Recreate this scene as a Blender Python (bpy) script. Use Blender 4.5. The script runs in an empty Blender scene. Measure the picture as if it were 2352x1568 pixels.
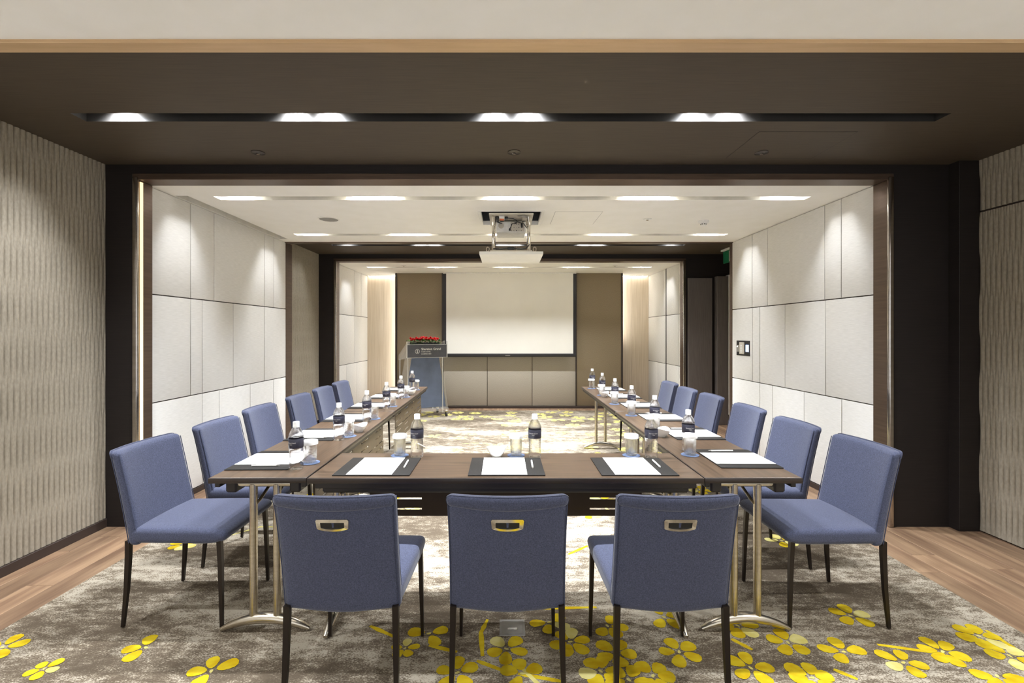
import bpy, bmesh, math, random
from mathutils import Vector, Matrix
R = random.Random(7)
PI = math.pi
S = bpy.context.scene
COL = S.collection

# ------------------------------------------------------------------ camera, world, exposure
F_PX, CX, CY, EYE = 1070.0, 1163.0, 765.0, 1.40
cam = bpy.data.cameras.new('camera'); camo = bpy.data.objects.new('camera', cam); COL.objects.link(camo)
cam.sensor_width = 36.0; cam.lens = 36.0 * F_PX / 2352.0
cam.shift_x = (1176.0 - CX) / 2352.0; cam.shift_y = (CY - 784.0) / 2352.0
cam.clip_start = 0.05
camo.location = (0, 0, EYE); camo.rotation_euler = (PI/2, 0, 0)
S.camera = camo
W = bpy.data.worlds.new('world'); S.world = W; W.use_nodes = True
bg = W.node_tree.nodes['Background']; bg.inputs[0].default_value = (0.97, 0.98, 1.0, 1); bg.inputs[1].default_value = 0.74
S.view_settings.view_transform = 'Standard'; S.view_settings.look = 'None'
S.view_settings.gamma = 1.0; S.view_settings.use_curve_mapping = False
S.view_settings.exposure = 0.95
SPOT_W = 72.0
SPOT_COL = (0.92, 0.97, 1.05)

# ------------------------------------------------------------------ materials
def srgb(r, g, b):
    f = lambda c: (c/255/12.92) if c/255 <= 0.04045 else ((c/255+0.055)/1.055)**2.4
    return (f(r), f(g), f(b), 1)
def mk(name):
    m = bpy.data.materials.new(name); m.use_nodes = True
    nt = m.node_tree; b = nt.nodes['Principled BSDF']
    return m, nt, b
def noisy(name, col, col2=None, scale=(40, 40, 40), rough=0.5, metal=0.0, bump=0.0, detail=3.0, coord='Object', sheen=0.0, spec=0.5, lo=0.35, hi=0.65, rnd=False):
    """principled material whose colour is a noise blend of two tones"""
    m, nt, b = mk(name); N = nt.nodes; L = nt.links
    col2 = col2 or tuple(c*0.88 for c in col[:3]) + (1,)
    tc = N.new('ShaderNodeTexCoord'); mp = N.new('ShaderNodeMapping'); mp.inputs['Scale'].default_value = scale
    L.new(tc.outputs[coord], mp.inputs[0])
    if rnd:
        oi = N.new('ShaderNodeObjectInfo'); ml = N.new('ShaderNodeMath'); ml.operation = 'MULTIPLY'; ml.inputs[1].default_value = 37.0
        cb = N.new('ShaderNodeCombineXYZ'); L.new(oi.outputs['Random'], ml.inputs[0])
        for i in range(3): L.new(ml.outputs[0], cb.inputs[i])
        L.new(cb.outputs[0], mp.inputs['Location'])
    nz = N.new('ShaderNodeTexNoise'); nz.inputs['Scale'].default_value = 1.0; nz.inputs['Detail'].default_value = detail
    L.new(mp.outputs[0], nz.inputs['Vector'])
    rp = N.new('ShaderNodeValToRGB'); rp.color_ramp.elements[0].position = lo; rp.color_ramp.elements[1].position = hi
    rp.color_ramp.elements[0].color = col2; rp.color_ramp.elements[1].color = col
    L.new(nz.outputs[0], rp.inputs[0])
    out = rp.outputs[0]
    if rnd:
        hs = N.new('ShaderNodeHueSaturation'); mr = N.new('ShaderNodeMapRange'); mr.inputs[3].default_value = 0.82; mr.inputs[4].default_value = 1.18
        L.new(oi.outputs['Random'], mr.inputs[0]); L.new(mr.outputs[0], hs.inputs['Value']); L.new(out, hs.inputs['Color']); out = hs.outputs[0]
    L.new(out, b.inputs['Base Color'])
    b.inputs['Roughness'].default_value = rough; b.inputs['Metallic'].default_value = metal
    b.inputs['Specular IOR Level'].default_value = spec
    if sheen: b.inputs['Sheen Weight'].default_value = sheen; b.inputs['Sheen Roughness'].default_value = 0.4
    if bump:
        bp = N.new('ShaderNodeBump'); bp.inputs['Strength'].default_value = bump; bp.inputs['Distance'].default_value = 0.002
        L.new(nz.outputs[0], bp.inputs['Height']); L.new(bp.outputs[0], b.inputs['Normal'])
    return m
def emit(name, col, s):
    m, nt, b = mk(name)
    b.inputs['Base Color'].default_value = col; b.inputs['Emission Color'].default_value = col; b.inputs['Emission Strength'].default_value = s
    return m
def clear(name, tint=(1, 1, 1, 1), ior=1.33, mix=0.45, rough=0.0):
    """clear plastic or glass: refraction blended with plain transparency"""
    m, nt, b = mk(name); N = nt.nodes; L = nt.links
    b.inputs['Base Color'].default_value = tint; b.inputs['Transmission Weight'].default_value = 1.0
    b.inputs['IOR'].default_value = ior; b.inputs['Roughness'].default_value = rough
    tr = N.new('ShaderNodeBsdfTransparent'); tr.inputs[0].default_value = tint
    mx = N.new('ShaderNodeMixShader'); mx.inputs[0].default_value = mix
    L.new(b.outputs[0], mx.inputs[1]); L.new(tr.outputs[0], mx.inputs[2])
    L.new(mx.outputs[0], N['Material Output'].inputs[0])
    return m

M = {}
M['cream_fabric'] = noisy('cream_fabric', srgb(233, 230, 224), srgb(222, 219, 212), (14, 14, 260), 0.85, bump=0.12, detail=4)
M['cream_paint'] = noisy('cream_paint', srgb(244, 241, 234), srgb(241, 238, 230), (6, 6, 6), 0.8)
M['joint'] = noisy('joint', srgb(62, 48, 38), None, (20, 20, 20), 0.8)
M['dark_ceiling'] = noisy('dark_ceiling', srgb(82, 71, 58), srgb(74, 64, 52), (5, 160, 5), 0.6, spec=0.3)
M['black_lacquer'] = noisy('black_lacquer', srgb(38, 32, 30), srgb(32, 27, 25), (5, 5, 160), 0.55, spec=0.3)
M['door_black'] = noisy('door_black', srgb(112, 104, 99), srgb(100, 93, 89), (160, 5, 5), 0.45, spec=0.4)
M['bronze'] = noisy('bronze', srgb(104, 86, 72), srgb(92, 76, 64), (4, 4, 60), 0.38, metal=0.55)
M['bronze_trim'] = noisy('bronze_trim', srgb(206, 174, 134), srgb(196, 164, 124), (3, 40, 3), 0.5, metal=0.3)
M['chrome_bead'] = noisy('chrome_bead', srgb(190, 184, 178), None, (4, 4, 40), 0.18, metal=1.0)
M['wave_panel'] = noisy('wave_panel', srgb(160, 150, 132), srgb(147, 137, 120), (90, 90, 40), 0.75, bump=0.1)
M['oak'] = noisy('oak', srgb(166, 136, 106), srgb(124, 96, 74), (22, 1.6, 22), 0.5, detail=6, rnd=True, bump=0.15)
M['subfloor'] = noisy('subfloor', srgb(70, 50, 38), None, (10, 10, 10), 0.7)
M['dark_base'] = noisy('dark_base', srgb(58, 46, 40), None, (10, 10, 10), 0.5)
M['column_fabric'] = noisy('column_fabric', srgb(150, 134, 108), srgb(124, 109, 85), (300, 300, 90), 0.85, bump=0.15, detail=2)
M['lower_fabric'] = noisy('lower_fabric', srgb(188, 180, 165), srgb(162, 153, 138), (300, 300, 90), 0.85, bump=0.15, detail=2)
M['dark_metal'] = noisy('dark_metal', srgb(66, 58, 52), None, (8, 8, 30), 0.35, metal=0.4)
M['light_veneer'] = noisy('light_veneer', srgb(226, 211, 190), srgb(211, 194, 170), (60, 60, 1.5), 0.55, detail=4)
M['screen'] = noisy('screen', srgb(240, 236, 226), srgb(236, 232, 222), (2, 2, 2), 0.9)
M['screen_black'] = noisy('screen_black', srgb(38, 36, 36), None, (10, 10, 10), 0.6)
M['slot_white'] = noisy('slot_white', srgb(230, 226, 216), None, (10, 10, 10), 0.7)
M['slot_dark'] = noisy('slot_dark', srgb(46, 44, 42), None, (10, 10, 10), 0.5)
M['white_plastic'] = noisy('white_plastic', srgb(240, 238, 232), None, (30, 30, 30), 0.4)
M['beige_steel'] = noisy('beige_steel', srgb(206, 198, 182), None, (12, 12, 12), 0.5)
M['black_plastic'] = noisy('black_plastic', srgb(28, 27, 27), None, (40, 40, 40), 0.4)
M['orange'] = noisy('orange', srgb(238, 118, 52), None, (30, 30, 30), 0.4)
M['grey_plastic'] = noisy('grey_plastic', srgb(150, 146, 138), None, (20, 20, 20), 0.45)
M['blue_fabric'] = noisy('blue_fabric', srgb(80, 85, 109), srgb(54, 58, 78), (240, 240, 240), 0.9, bump=0.35, detail=3, sheen=0.3, lo=0.3, hi=0.7)
M['piping'] = noisy('piping', srgb(68, 73, 95), srgb(58, 63, 83), (200, 200, 200), 0.9)
M['chair_leg'] = noisy('chair_leg', srgb(44, 36, 30), None, (10, 10, 10), 0.35, metal=0.5)
M['chrome'] = noisy('chrome', srgb(225, 220, 210), srgb(215, 210, 200), (10, 10, 10), 0.08, metal=1.0)
M['steel'] = noisy('steel', srgb(205, 196, 180), srgb(192, 183, 166), (6, 6, 80), 0.26, metal=1.0)
M['walnut'] = noisy('walnut', srgb(96, 77, 60), srgb(73, 58, 45), (70, 3, 70), 0.32, detail=6, coord='Object')
M['walnut_edge'] = noisy('walnut_edge', srgb(50, 40, 34), None, (20, 20, 20), 0.35)
M['rail_black'] = noisy('rail_black', srgb(38, 30, 25), None, (10, 10, 10), 0.45)
M['panel_brown'] = noisy('panel_brown', srgb(98, 82, 62), srgb(88, 74, 56), (15, 15, 15), 0.45, metal=0.25)
M['panel_dark'] = noisy('panel_dark', srgb(62, 48, 38), None, (15, 15, 15), 0.45, metal=0.2)
M['leather'] = noisy('leather', srgb(47, 44, 41), srgb(39, 37, 34), (160, 160, 160), 0.6, bump=0.2, spec=0.2)
M['paper'] = noisy('paper', srgb(252, 251, 248), srgb(249, 248, 244), (30, 30, 30), 0.8)
M['water'] = clear('water', (0.985, 0.99, 0.995, 1), 1.30, 0.42)
M['pet'] = clear('pet', (0.985, 0.985, 0.985, 1), 1.4, 0.55)
M['glass'] = clear('glass', (0.985, 0.99, 0.985, 1), 1.4, 0.55)
def acrylic(name, k):
    m, nt, b = mk(name); N = nt.nodes; L = nt.links
    b.inputs['Base Color'].default_value = srgb(236, 232, 222); b.inputs['Roughness'].default_value = 0.08
    tr = N.new('ShaderNodeBsdfTransparent'); mx = N.new('ShaderNodeMixShader'); mx.inputs[0].default_value = k
    L.new(b.outputs[0], mx.inputs[1]); L.new(tr.outputs[0], mx.inputs[2]); L.new(mx.outputs[0], N['Material Output'].inputs[0])
    return m
M['acrylic'] = acrylic('acrylic', 0.80); M['acrylic_edge'] = acrylic('acrylic_edge', 0.35)
M['label_navy'] = noisy('label_navy', srgb(52, 51, 66), srgb(46, 45, 59), (60, 60, 60), 0.4)
M['print_white'] = noisy('print_white', srgb(225, 222, 215), None, (50, 50, 50), 0.6)
M['coaster'] = noisy('coaster', srgb(104, 120, 152), srgb(92, 107, 138), (90, 90, 90), 0.8)
M['china'] = noisy('china', srgb(246, 244, 238), srgb(242, 240, 234), (12, 12, 12), 0.12)
M['candy'] = noisy('candy', srgb(70, 140, 190), srgb(215, 228, 236), (60, 60, 60), 0.3)
M['sign_grey'] = noisy('sign_grey', srgb(78, 78, 82), srgb(72, 72, 76), (12, 12, 12), 0.5)
M['lectern_blue'] = noisy('lectern_blue', srgb(100, 111, 132), srgb(92, 103, 124), (8, 8, 8), 0.5)
M['rose'] = noisy('rose', srgb(222, 8, 22), srgb(180, 2, 12), (60, 60, 60), 0.6)
M['leaf'] = noisy('leaf', srgb(70, 108, 34), srgb(34, 62, 16), (30, 30, 30), 0.5)
M['rubber'] = noisy('rubber', srgb(70, 66, 62), None, (20, 20, 20), 0.6)
M['exit_green'] = noisy('exit_green', srgb(30, 120, 80), srgb(24, 104, 68), (10, 10, 10), 0.35)
M['lamp_lens'] = emit('lamp_lens', (1, 0.93, 0.82, 1), 30.0)
M['led'] = emit('led', (1.0, 0.93, 0.82, 1), 6.0)
M['led_amber'] = emit('led_amber', (1.0, 0.74, 0.38, 1), 0.75)
M['led_cove'] = emit('led_cove', (1.0, 0.97, 0.90, 1), 20.0)
M['screen_lit'] = emit('screen_lit', (0.42, 0.56, 1.0, 1), 1.3)
M['flower_yellow'] = noisy('flower_yellow', srgb(208, 184, 40), srgb(190, 158, 20), (14, 22, 14), 0.95, detail=5, spec=0.1)
M['flower_pale'] = noisy('flower_pale', srgb(216, 206, 138), srgb(204, 190, 100), (14, 22, 14), 0.95, detail=5, spec=0.1)

def carpet_mat():
    m, nt, b = mk('carpet'); N = nt.nodes; L = nt.links
    tc = N.new('ShaderNodeTexCoord')
    def nz(scale, detail, rough=0.6):
        mp = N.new('ShaderNodeMapping'); mp.inputs['Scale'].default_value = scale
        L.new(tc.outputs['Object'], mp.inputs[0])
        n = N.new('ShaderNodeTexNoise'); n.inputs['Scale'].default_value = 1; n.inputs['Detail'].default_value = detail; n.inputs['Roughness'].default_value = rough
        L.new(mp.outputs[0], n.inputs['Vector']); return n.outputs[0]
    big = nz((0.9, 2.4, 1), 3); mid = nz((9, 20, 1), 7, 0.8); fine = nz((120, 220, 1), 2)
    def math_(op, a, c):
        n = N.new('ShaderNodeMath'); n.operation = op
        for i, v in enumerate((a, c)):
            if isinstance(v, float): n.inputs[i].default_value = v
            else: L.new(v, n.inputs[i])
        return n.outputs[0]
    s = math_('ADD', math_('MULTIPLY', big, 0.70), math_('MULTIPLY', mid, 0.85))
    s = math_('ADD', s, math_('MULTIPLY', fine, 0.55))
    rp = N.new('ShaderNodeValToRGB'); e = rp.color_ramp.elements
    e[0].position = 0.84; e[0].color = srgb(94, 83, 69); e[1].position = 1.0; e[1].color = srgb(176, 166, 148)
    q = math_('MULTIPLY', s, 0.89)
    a = rp.color_ramp.elements.new(0.93); a.color = srgb(122, 110, 93)
    L.new(q, rp.inputs[0]); L.new(rp.outputs[0], b.inputs['Base Color'])
    b.inputs['Roughness'].default_value = 0.95; b.inputs['Specular IOR Level'].default_value = 0.1
    bp = N.new('ShaderNodeBump'); bp.inputs['Strength'].default_value = 0.5; bp.inputs['Distance'].default_value = 0.004
    L.new(fine, bp.inputs['Height']); L.new(bp.outputs[0], b.inputs['Normal'])
    return m
M['carpet'] = carpet_mat()

# ------------------------------------------------------------------ mesh helpers
class MB:
    def __init__(s): s.v = []; s.f = []
    def add(s, vs, fs, T=None):
        o = len(s.v)
        for p in vs: s.v.append(tuple(T @ Vector(p)) if T else tuple(p))
        s.f += [tuple(i+o for i in f) for f in fs]; return s
    def box(s, x0, x1, y0, y1, z0, z1, T=None):
        return s.add([(x0,y0,z0),(x1,y0,z0),(x1,y1,z0),(x0,y1,z0),(x0,y0,z1),(x1,y0,z1),(x1,y1,z1),(x0,y1,z1)],
            [(3,2,1,0),(4,5,6,7),(0,1,5,4),(1,2,6,5),(2,3,7,6),(3,0,4,7)], T)
    def bbox(s, x0, x1, y0, y1, z0, z1, r=0.003, seg=2, cuts=(1,1,1), fn=None, T=None):
        """bevelled box, optionally cut into a grid and bent by fn"""
        bm = bmesh.new(); bmesh.ops.create_cube(bm, size=1.0)
        for v in bm.verts: v.co = Vector((x0+(v.co.x+.5)*(x1-x0), y0+(v.co.y+.5)*(y1-y0), z0+(v.co.z+.5)*(z1-z0)))
        if r: bmesh.ops.bevel(bm, geom=bm.edges[:], offset=r, segments=seg, profile=0.5, affect='EDGES')
        lo, hi = (x0,y0,z0), (x1,y1,z1)
        for ax in range(3):
            for k in range(1, cuts[ax]):
                co = [0,0,0]; no = [0,0,0]; co[ax] = lo[ax]+(hi[ax]-lo[ax])*k/cuts[ax]; no[ax] = 1
                bmesh.ops.bisect_plane(bm, geom=bm.verts[:]+bm.edges[:]+bm.faces[:], plane_co=co, plane_no=no)
        bm.verts.index_update()
        vs = [tuple(v.co) for v in bm.verts]; fs = [tuple(v.index for v in f.verts) for f in bm.faces]
        bm.free()
        if fn: vs = [fn(*p) for p in vs]
        return s.add(vs, fs, T)
    def tube(s, pts, r, n=8, sq=False, cap=True):
        pts = [Vector(p) for p in pts]; rs = r if isinstance(r, (list, tuple)) else [r]*len(pts)
        o = len(s.v); m = 4 if sq else n; prev = None
        for i, p in enumerate(pts):
            d = (pts[min(i+1, len(pts)-1)] - pts[max(i-1, 0)]).normalized()
            if prev is None:
                ref = Vector((1,0,0)) if abs(d.x) < 0.8 else Vector((0,1,0))
                u = (ref - d*ref.dot(d)).normalized()
            else:
                u = (prev - d*prev.dot(d)).normalized()
            prev = u; w = d.cross(u)
            for k in range(m):
                a = 2*PI*(k+0.5 if sq else k)/m
                rr = rs[i]*(1.4142 if sq else 1)
                s.v.append(tuple(p + (u*math.cos(a) + w*math.sin(a))*rr))
        for i in range(len(pts)-1):
            for k in range(m):
                a, b = o+i*m+k, o+i*m+(k+1) % m
                s.f.append((a, b, b+m, a+m))
        if cap: s.f.append(tuple(o+k for k in range(m))[::-1]); s.f.append(tuple(o+(len(pts)-1)*m+k for k in range(m)))
        return s
    def lathe(s, prof, n=20, T=None, close=False):
        """profile of (radius, z) revolved about z"""
        vs = []; fs = []
        for r, z in prof:
            for k in range(n): vs.append((r*math.cos(2*PI*k/n), r*math.sin(2*PI*k/n), z))
        L = len(prof)
        for i in range(L-1 + (1 if close else 0)):
            j = (i+1) % L
            for k in range(n): fs.append((i*n+k, i*n+(k+1) % n, j*n+(k+1) % n, j*n+k))
        if not close:
            fs.append(tuple(range(n))[::-1]); fs.append(tuple((L-1)*n+k for k in range(n)))
        return s.add(vs, fs, T)
    def prism(s, poly, z0, z1, T=None):
        n = len(poly); vs = [(x,y,z0) for x,y in poly] + [(x,y,z1) for x,y in poly]
        fs = [tuple(range(n))[::-1], tuple(range(n, 2*n))] + [(k, (k+1) % n, n+(k+1) % n, n+k) for k in range(n)]
        return s.add(vs, fs, T)
    def build(s, name, mat, parent=None, smooth=35, loc=None):
        me = bpy.data.meshes.new(name); me.from_pydata(s.v, [], s.f); me.update()
        if isinstance(mat, str): mat = M[mat]
        me.materials.append(mat)
        if smooth:
            me.polygons.foreach_set('use_smooth', [True]*len(me.polygons)); me.set_sharp_from_angle(angle=math.radians(smooth))
        o = bpy.data.objects.new(name, me); COL.objects.link(o)
        if parent: o.parent = parent
        if loc: o.location = loc
        return o
def tag(o, label, cat=None, group=None, kind=None):
    if label: o['label'] = label
    if cat: o['category'] = cat
    if group: o['group'] = group
    if kind: o['kind'] = kind
    return o
def thing(name, label, cat, loc=(0,0,0), rz=0.0, group=None):
    o = bpy.data.objects.new(name, None); COL.objects.link(o); o.location = loc; o.rotation_euler = (0,0,rz); o.empty_display_size = 0.05
    return tag(o, label, cat, group)
def struct(o, label): return tag(o, label, None, None, 'structure')
def dup(root, loc, rz, label, group=None):
    def cp(o, par):
        c = o.copy(); COL.objects.link(c)
        if par: c.parent = par
        for ch in list(o.children): cp(ch, c)
        return c
    r = cp(root, None); r.location = loc; r.rotation_euler = (0,0,rz); r['label'] = label
    if group: r['group'] = group
    return r
def text_mesh(body, size, align='LEFT', bold=0.0):
    cu = bpy.data.curves.new('txt', 'FONT'); cu.body = body; cu.size = size; cu.align_x = align; cu.offset = bold; cu.resolution_u = 3
    o = bpy.data.objects.new('txt', cu); COL.objects.link(o)
    dg = bpy.context.evaluated_depsgraph_get(); me = bpy.data.meshes.new_from_object(o.evaluated_get(dg))
    vs = [tuple(v.co) for v in me.vertices]; fs = [tuple(p.vertices) for p in me.polygons]
    bpy.data.objects.remove(o); bpy.data.curves.remove(cu); bpy.data.meshes.remove(me)
    return vs, fs

# ------------------------------------------------------------------ ROOM
XL, XR = -2.90, 3.34           # fluted walls of the dark bands
CL, CR = -2.715, 2.78          # cream walls of the bays
ZD, ZC = 2.62, 2.52            # dark and cream ceiling heights
YB = -1.6                      # how far the room is built behind the camera
LAMP_X = [-2.23, -1.20, -1.01, -0.05, 0.12, 1.09, 1.28, 2.31]
DARK_X = [-2.21, -1.22, -1.03, -0.07, 0.13, 1.09, 1.29]

struct(MB().box(-3.2, 3.7, YB, 9.3, -0.08, -0.012).build('floor', 'subfloor', smooth=0), 'oak plank floor around the carpet')
floor_o = bpy.data.objects['floor']
def planks(x0, x1, y0, y1, w, ln):
    n = max(1, round((x1-x0)/w)); w = (x1-x0)/n
    for i in range(n):
        y = y0 - R.random()*ln
        while y < y1:
            a, b = max(y, y0), min(y+ln, y1)
            if b-a > 0.04:
                MB().bbox(x0+i*w+0.0008, x0+(i+1)*w-0.0008, a+0.0008, b-0.0008, -0.014, 0.0, 0.0015, 1).build('plank', 'oak', floor_o, 0)
            y += ln
planks(-2.95, -2.375, YB, 8.40, 0.145, 1.25)
planks(2.405, 3.48, YB, 8.40, 0.155, 1.25)
planks(-2.95, 2.95, 8.40, 9.15, 0.84, 0.15)
carpet = MB().bbox(-2.374, 2.404, YB, 8.398, -0.004, 0.006, 0.003, 1).build('carpet', 'carpet', None, 0)
tag(carpet, 'grey brown carpet with yellow blossom pattern under the tables', 'carpet')

def ceiling(x0, x1, y0, y1, z, holes, mat, slotmat, label, depth=0.16):
    """ceiling plate with rectangular openings; openings flagged True become recessed slots"""
    xs = sorted({x0, x1} | {h[0] for h in holes} | {h[1] for h in holes}); ys = sorted({y0, y1} | {h[2] for h in holes} | {h[3] for h in holes})
    mb = MB()
    for i in range(len(xs)-1):
        for j in range(len(ys)-1):
            cx, cy = (xs[i]+xs[i+1])/2, (ys[j]+ys[j+1])/2
            if any(h[0] < cx < h[1] and h[2] < cy < h[3] for h in holes): continue
            mb.add([(xs[i],ys[j],z),(xs[i+1],ys[j],z),(xs[i+1],ys[j+1],z),(xs[i],ys[j+1],z)], [(0,3,2,1)])
    c = mb.build('ceiling', mat, smooth=0); struct(c, label)
    for h in holes:
        if not h[4]: continue
        a, b, p, q = h[:4]; t = z+depth
        MB().add([(a,p,z),(b,p,z),(b,q,z),(a,q,z),(a,p,t),(b,p,t),(b,q,t),(a,q,t)],
                 [(0,1,5,4),(1,2,6,5),(2,3,7,6),(3,0,4,7),(4,5,6,7)]).build('ceiling_slot', slotmat, c, 0)
    return c
def slot(y, x0=-2.40, x1=2.50, w=0.10): return (x0, x1, y-w/2, y+w/2, True)
ceiling(CL-.02, CR+.02, YB, 1.776, ZC, [slot(1.36), slot(-0.10)], 'cream_paint', 'slot_white', 'cream plaster ceiling over the camera')
ceiling(XL-.1, XR+.15, 1.776, 3.40, ZD, [slot(2.635, -2.42, 2.47)], 'dark_ceiling', 'slot_dark', 'dark brown ceiling band with one long light slot')
HOLE = (-0.235, 0.325, 4.28, 4.80, False)
c1 = ceiling(CL-.02, CR+.02, 3.37, 5.80, ZC, [slot(3.866), slot(5.30, -2.40, 2.50), HOLE, (-2.70, -2.60, 3.80, 5.55, True)], 'cream_paint', 'slot_white', 'cream plaster ceiling with two light slots and projector opening')  # narrow opening along the left wall is the air-conditioning slot, without lamps
ceiling(XL-.1, 3.6, 5.70, 7.30, ZD, [slot(6.46, -2.42, 2.47, 0.09)], 'dark_ceiling', 'slot_dark', 'far dark brown ceiling band with light slot')
ceiling(CL-.02, CR+.02, 7.20, 9.2, ZC, [slot(7.91, -2.36, 2.46)], 'cream_paint', 'slot_white', 'farthest cream ceiling above the screen')

# fluted wave wall: vertical creases in staggered rows, modelled as relief
def wave_panel(name, x, face, y0, y1, z0, z1, parent, zoff=0.0, p=0.035, rowh=0.278):
    offs = [0, .06, .13, .25, .37, .44, .5, .56, .63, .75, .87, .94]
    ys = []; k = math.floor(y0/p)
    while k*p < y1:
        ys += [(k+o)*p for o in offs if y0 <= (k+o)*p <= y1]; k += 1
    nz = max(4, int((z1-z0)/0.034)); zs = [z0+(z1-z0)*i/nz for i in range(nz+1)]
    def crease(d): d = abs(d-round(d)); return max(0, 1-d/0.15)
    vs = []
    for z in zs:
        ph = math.sin(PI*(z+zoff)/rowh); a = max(0, (ph+.15)/1.15)**0.9; b = max(0, (.15-ph)/1.15)**0.9
        for y in ys:
            t = y/p
            vs.append((x - face*(0.015*(a*crease(t) + b*crease(t-0.5)) + 0.0015*ph*math.cos(2*PI*t)), y, z))
    n = len(ys); fs = []
    for i in range(len(zs)-1):
        for j in range(n-1):
            q = (i*n+j, i*n+j+1, (i+1)*n+j+1, (i+1)*n+j); fs.append(q if face > 0 else q[::-1])
    return MB().add(vs, fs).build(name, 'wave_panel', parent, 180)
def backing(name, x0, x1, y0, y1, z0, z1, mat, label):
    return struct(MB().box(x0, x1, y0, y1, z0, z1).build(name, mat, smooth=0), label)
w = backing('wall_left', XL-.12, XL-.016, 1.78, 3.42, 0, ZD, 'joint', 'left wall of staggered wave relief panels in the front dark band')
wave_panel('wave_panel', XL, 1, 1.78, 3.38, 0.062, ZD, w)
struct(MB().bbox(XL-.03, XL+.012, 1.78, 3.38, 0, 0.06, 0.002, 1).build('baseboard_left', 'dark_base', smooth=0), 'dark baseboard under the left wave wall')
w = backing('wall_right', XR+.016, XR+.12, 1.78, 3.42, 0, ZD, 'joint', 'right wall of staggered wave relief panels with a transom joint')
wave_panel('wave_panel', XR, -1, 1.78, 3.38, 0.012, 2.25, w); wave_panel('wave_panel', XR, -1, 1.78, 3.38, 2.262, ZD, w)
w = backing('wall_left', XL-.12, XL-.016, 5.75, 7.25, 0, ZD, 'joint', 'far left wave relief wall between the cream bays')
wave_panel('wave_panel', XL, 1, 5.8, 7.21, 0.062, ZD, w)
w = backing('wall_right', 3.466, 3.57, 5.75, 7.25, 0, ZD, 'joint', 'far right wave relief wall behind the door')
wave_panel('wave_panel', 3.45, -1, 5.8, 7.21, 0.012, ZD, w)

# cream walls: every upholstered panel a piece of its own
def cream_wall(name, x, side, rows, label, y0, y1):
    """rows: (z0, z1, [joint y ...])"""
    back = struct(MB().box(*(sorted((x-side*0.022, x-side*0.12))), y0, y1, 0, ZC+0.02).build(name, 'joint', smooth=0), label)
    for z0, z1, js in rows:
        ys = [y0] + sorted(js) + [y1]
        for a, b in zip(ys, ys[1:]):
            xs = sorted((x, x-side*0.03))
            MB().bbox(xs[0], xs[1], a+0.0045, b-0.0045, z0+0.0045, z1-0.0045, 0.0025, 2).build('panel', 'cream_fabric', back, 35)
    return back
T1, T2 = 0.863, 1.699
cream_wall('wall_left', CL, 1, [(0.05, T1, [4.162, 4.408, 4.94, 5.43]), (T1, T2, [4.007, 4.162, 4.633, 5.234]), (T2, ZC, [4.007, 4.33, 5.234, 5.44])],
           'left cream wall of offset upholstered panels', 3.50, 5.735)
cream_wall('wall_right', CR, -1, [(0.05, 0.855, [5.11, 4.868, 4.35, 3.863]), (0.855, 1.69, [5.265, 5.11, 4.648, 4.06]), (1.69, ZC, [5.27, 4.958, 4.07, 3.868])],
           'right cream wall of offset upholstered panels', 3.50, 5.735)
cream_wall('wall_left', CL, 1, [(0.05, 0.87, [7.9, 8.45]), (0.87, 1.71, [8.31]), (1.71, ZC, [8.31, 8.71])], 'far left cream panel wall beside the screen', 7.30, 9.12)
cream_wall('wall_right', CR, -1, [(0.05, 0.87, [7.51, 8.1, 8.56]), (0.87, 1.71, [7.51, 8.1]), (1.71, ZC, [7.51, 8.1, 8.25])], 'far right cream panel wall beside the screen', 7.30, 9.12)
MB().box(CR-.002, CR+.03, 8.085, 8.125, 0.05, ZC).build('reveal_strip', 'black_lacquer', bpy.data.objects['wall_right.003'], 0)
cream_wall('wall_left', CL, 1, [(0.05, T2, [-0.4, 0.6]), (T2, ZC, [-0.9, 0.2, 1.1])], 'cream panel wall left of the camera', YB, 1.776)
cream_wall('wall_right', CR, -1, [(0.05, T2, [-0.4, 0.6]), (T2, ZC, [-0.9, 0.2, 1.1])], 'cream panel wall right of the camera', YB, 1.776)
for nm, x0, x1, y0, y1, lb in (('baseboard_left', CL-.03, CL+.004, 3.5, 5.735, 'dark baseboard under left cream wall'), ('baseboard_right', CR-.004, CR+.03, 3.5, 5.735, 'dark baseboard under right cream wall'),
                        ('baseboard_left', CL-.03, CL+.004, 7.3, 9.1, 'dark baseboard under far left cream wall'), ('baseboard_right', CR-.004, CR+.03, 7.3, 9.1, 'dark baseboard under far right cream wall')):
    struct(MB().bbox(x0, x1, y0, y1, 0, 0.048, 0.002, 1).build(nm, 'dark_base', smooth=0), lb)

# portals
def portal(y, ol, orr, wl, wr, n, lb, amber):
    top = 2.51; d = 0.14
    f = struct(MB().box(wl, ol-.03, y, y+.1, 0, ZD).box(orr+.03, wr, y, y+.1, 0, ZD).box(ol-.03, orr+.03, y, y+.1, top+.03, ZD+.02).build('wall_front' if amber else 'wall_middle', 'black_lacquer', smooth=0), 'black lacquered wall around the %s opening' % lb)
    t = struct(MB().bbox(ol-.04, ol, y-.004, y+d, 0, top, .003, 1).bbox(orr, orr+.04, y-.004, y+d, 0, top, .003, 1).bbox(ol-.04, orr+.04, y-.004, y+d, top, top+.045, .003, 1).build('trim_%d' % n, 'bronze', smooth=35), 'bronze frame lining the %s opening' % lb)
    for x0, x1 in ((ol-.034, ol+.004), (orr-.004, orr+.034)):
        MB().bbox(x0, x1, y-.016, y+.012, 0, top+.02, .009, 3).build('bead', 'chrome_bead', t)
    if amber: MB().box(ol+.0005, ol+.005, y+.016, y+.042, 0.02, top-.01).build('led_strip', 'led_amber', t, 0)
portal(3.37, -2.665, 2.762, XL-.1, XR+.1, 1, 'first', True)
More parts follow.
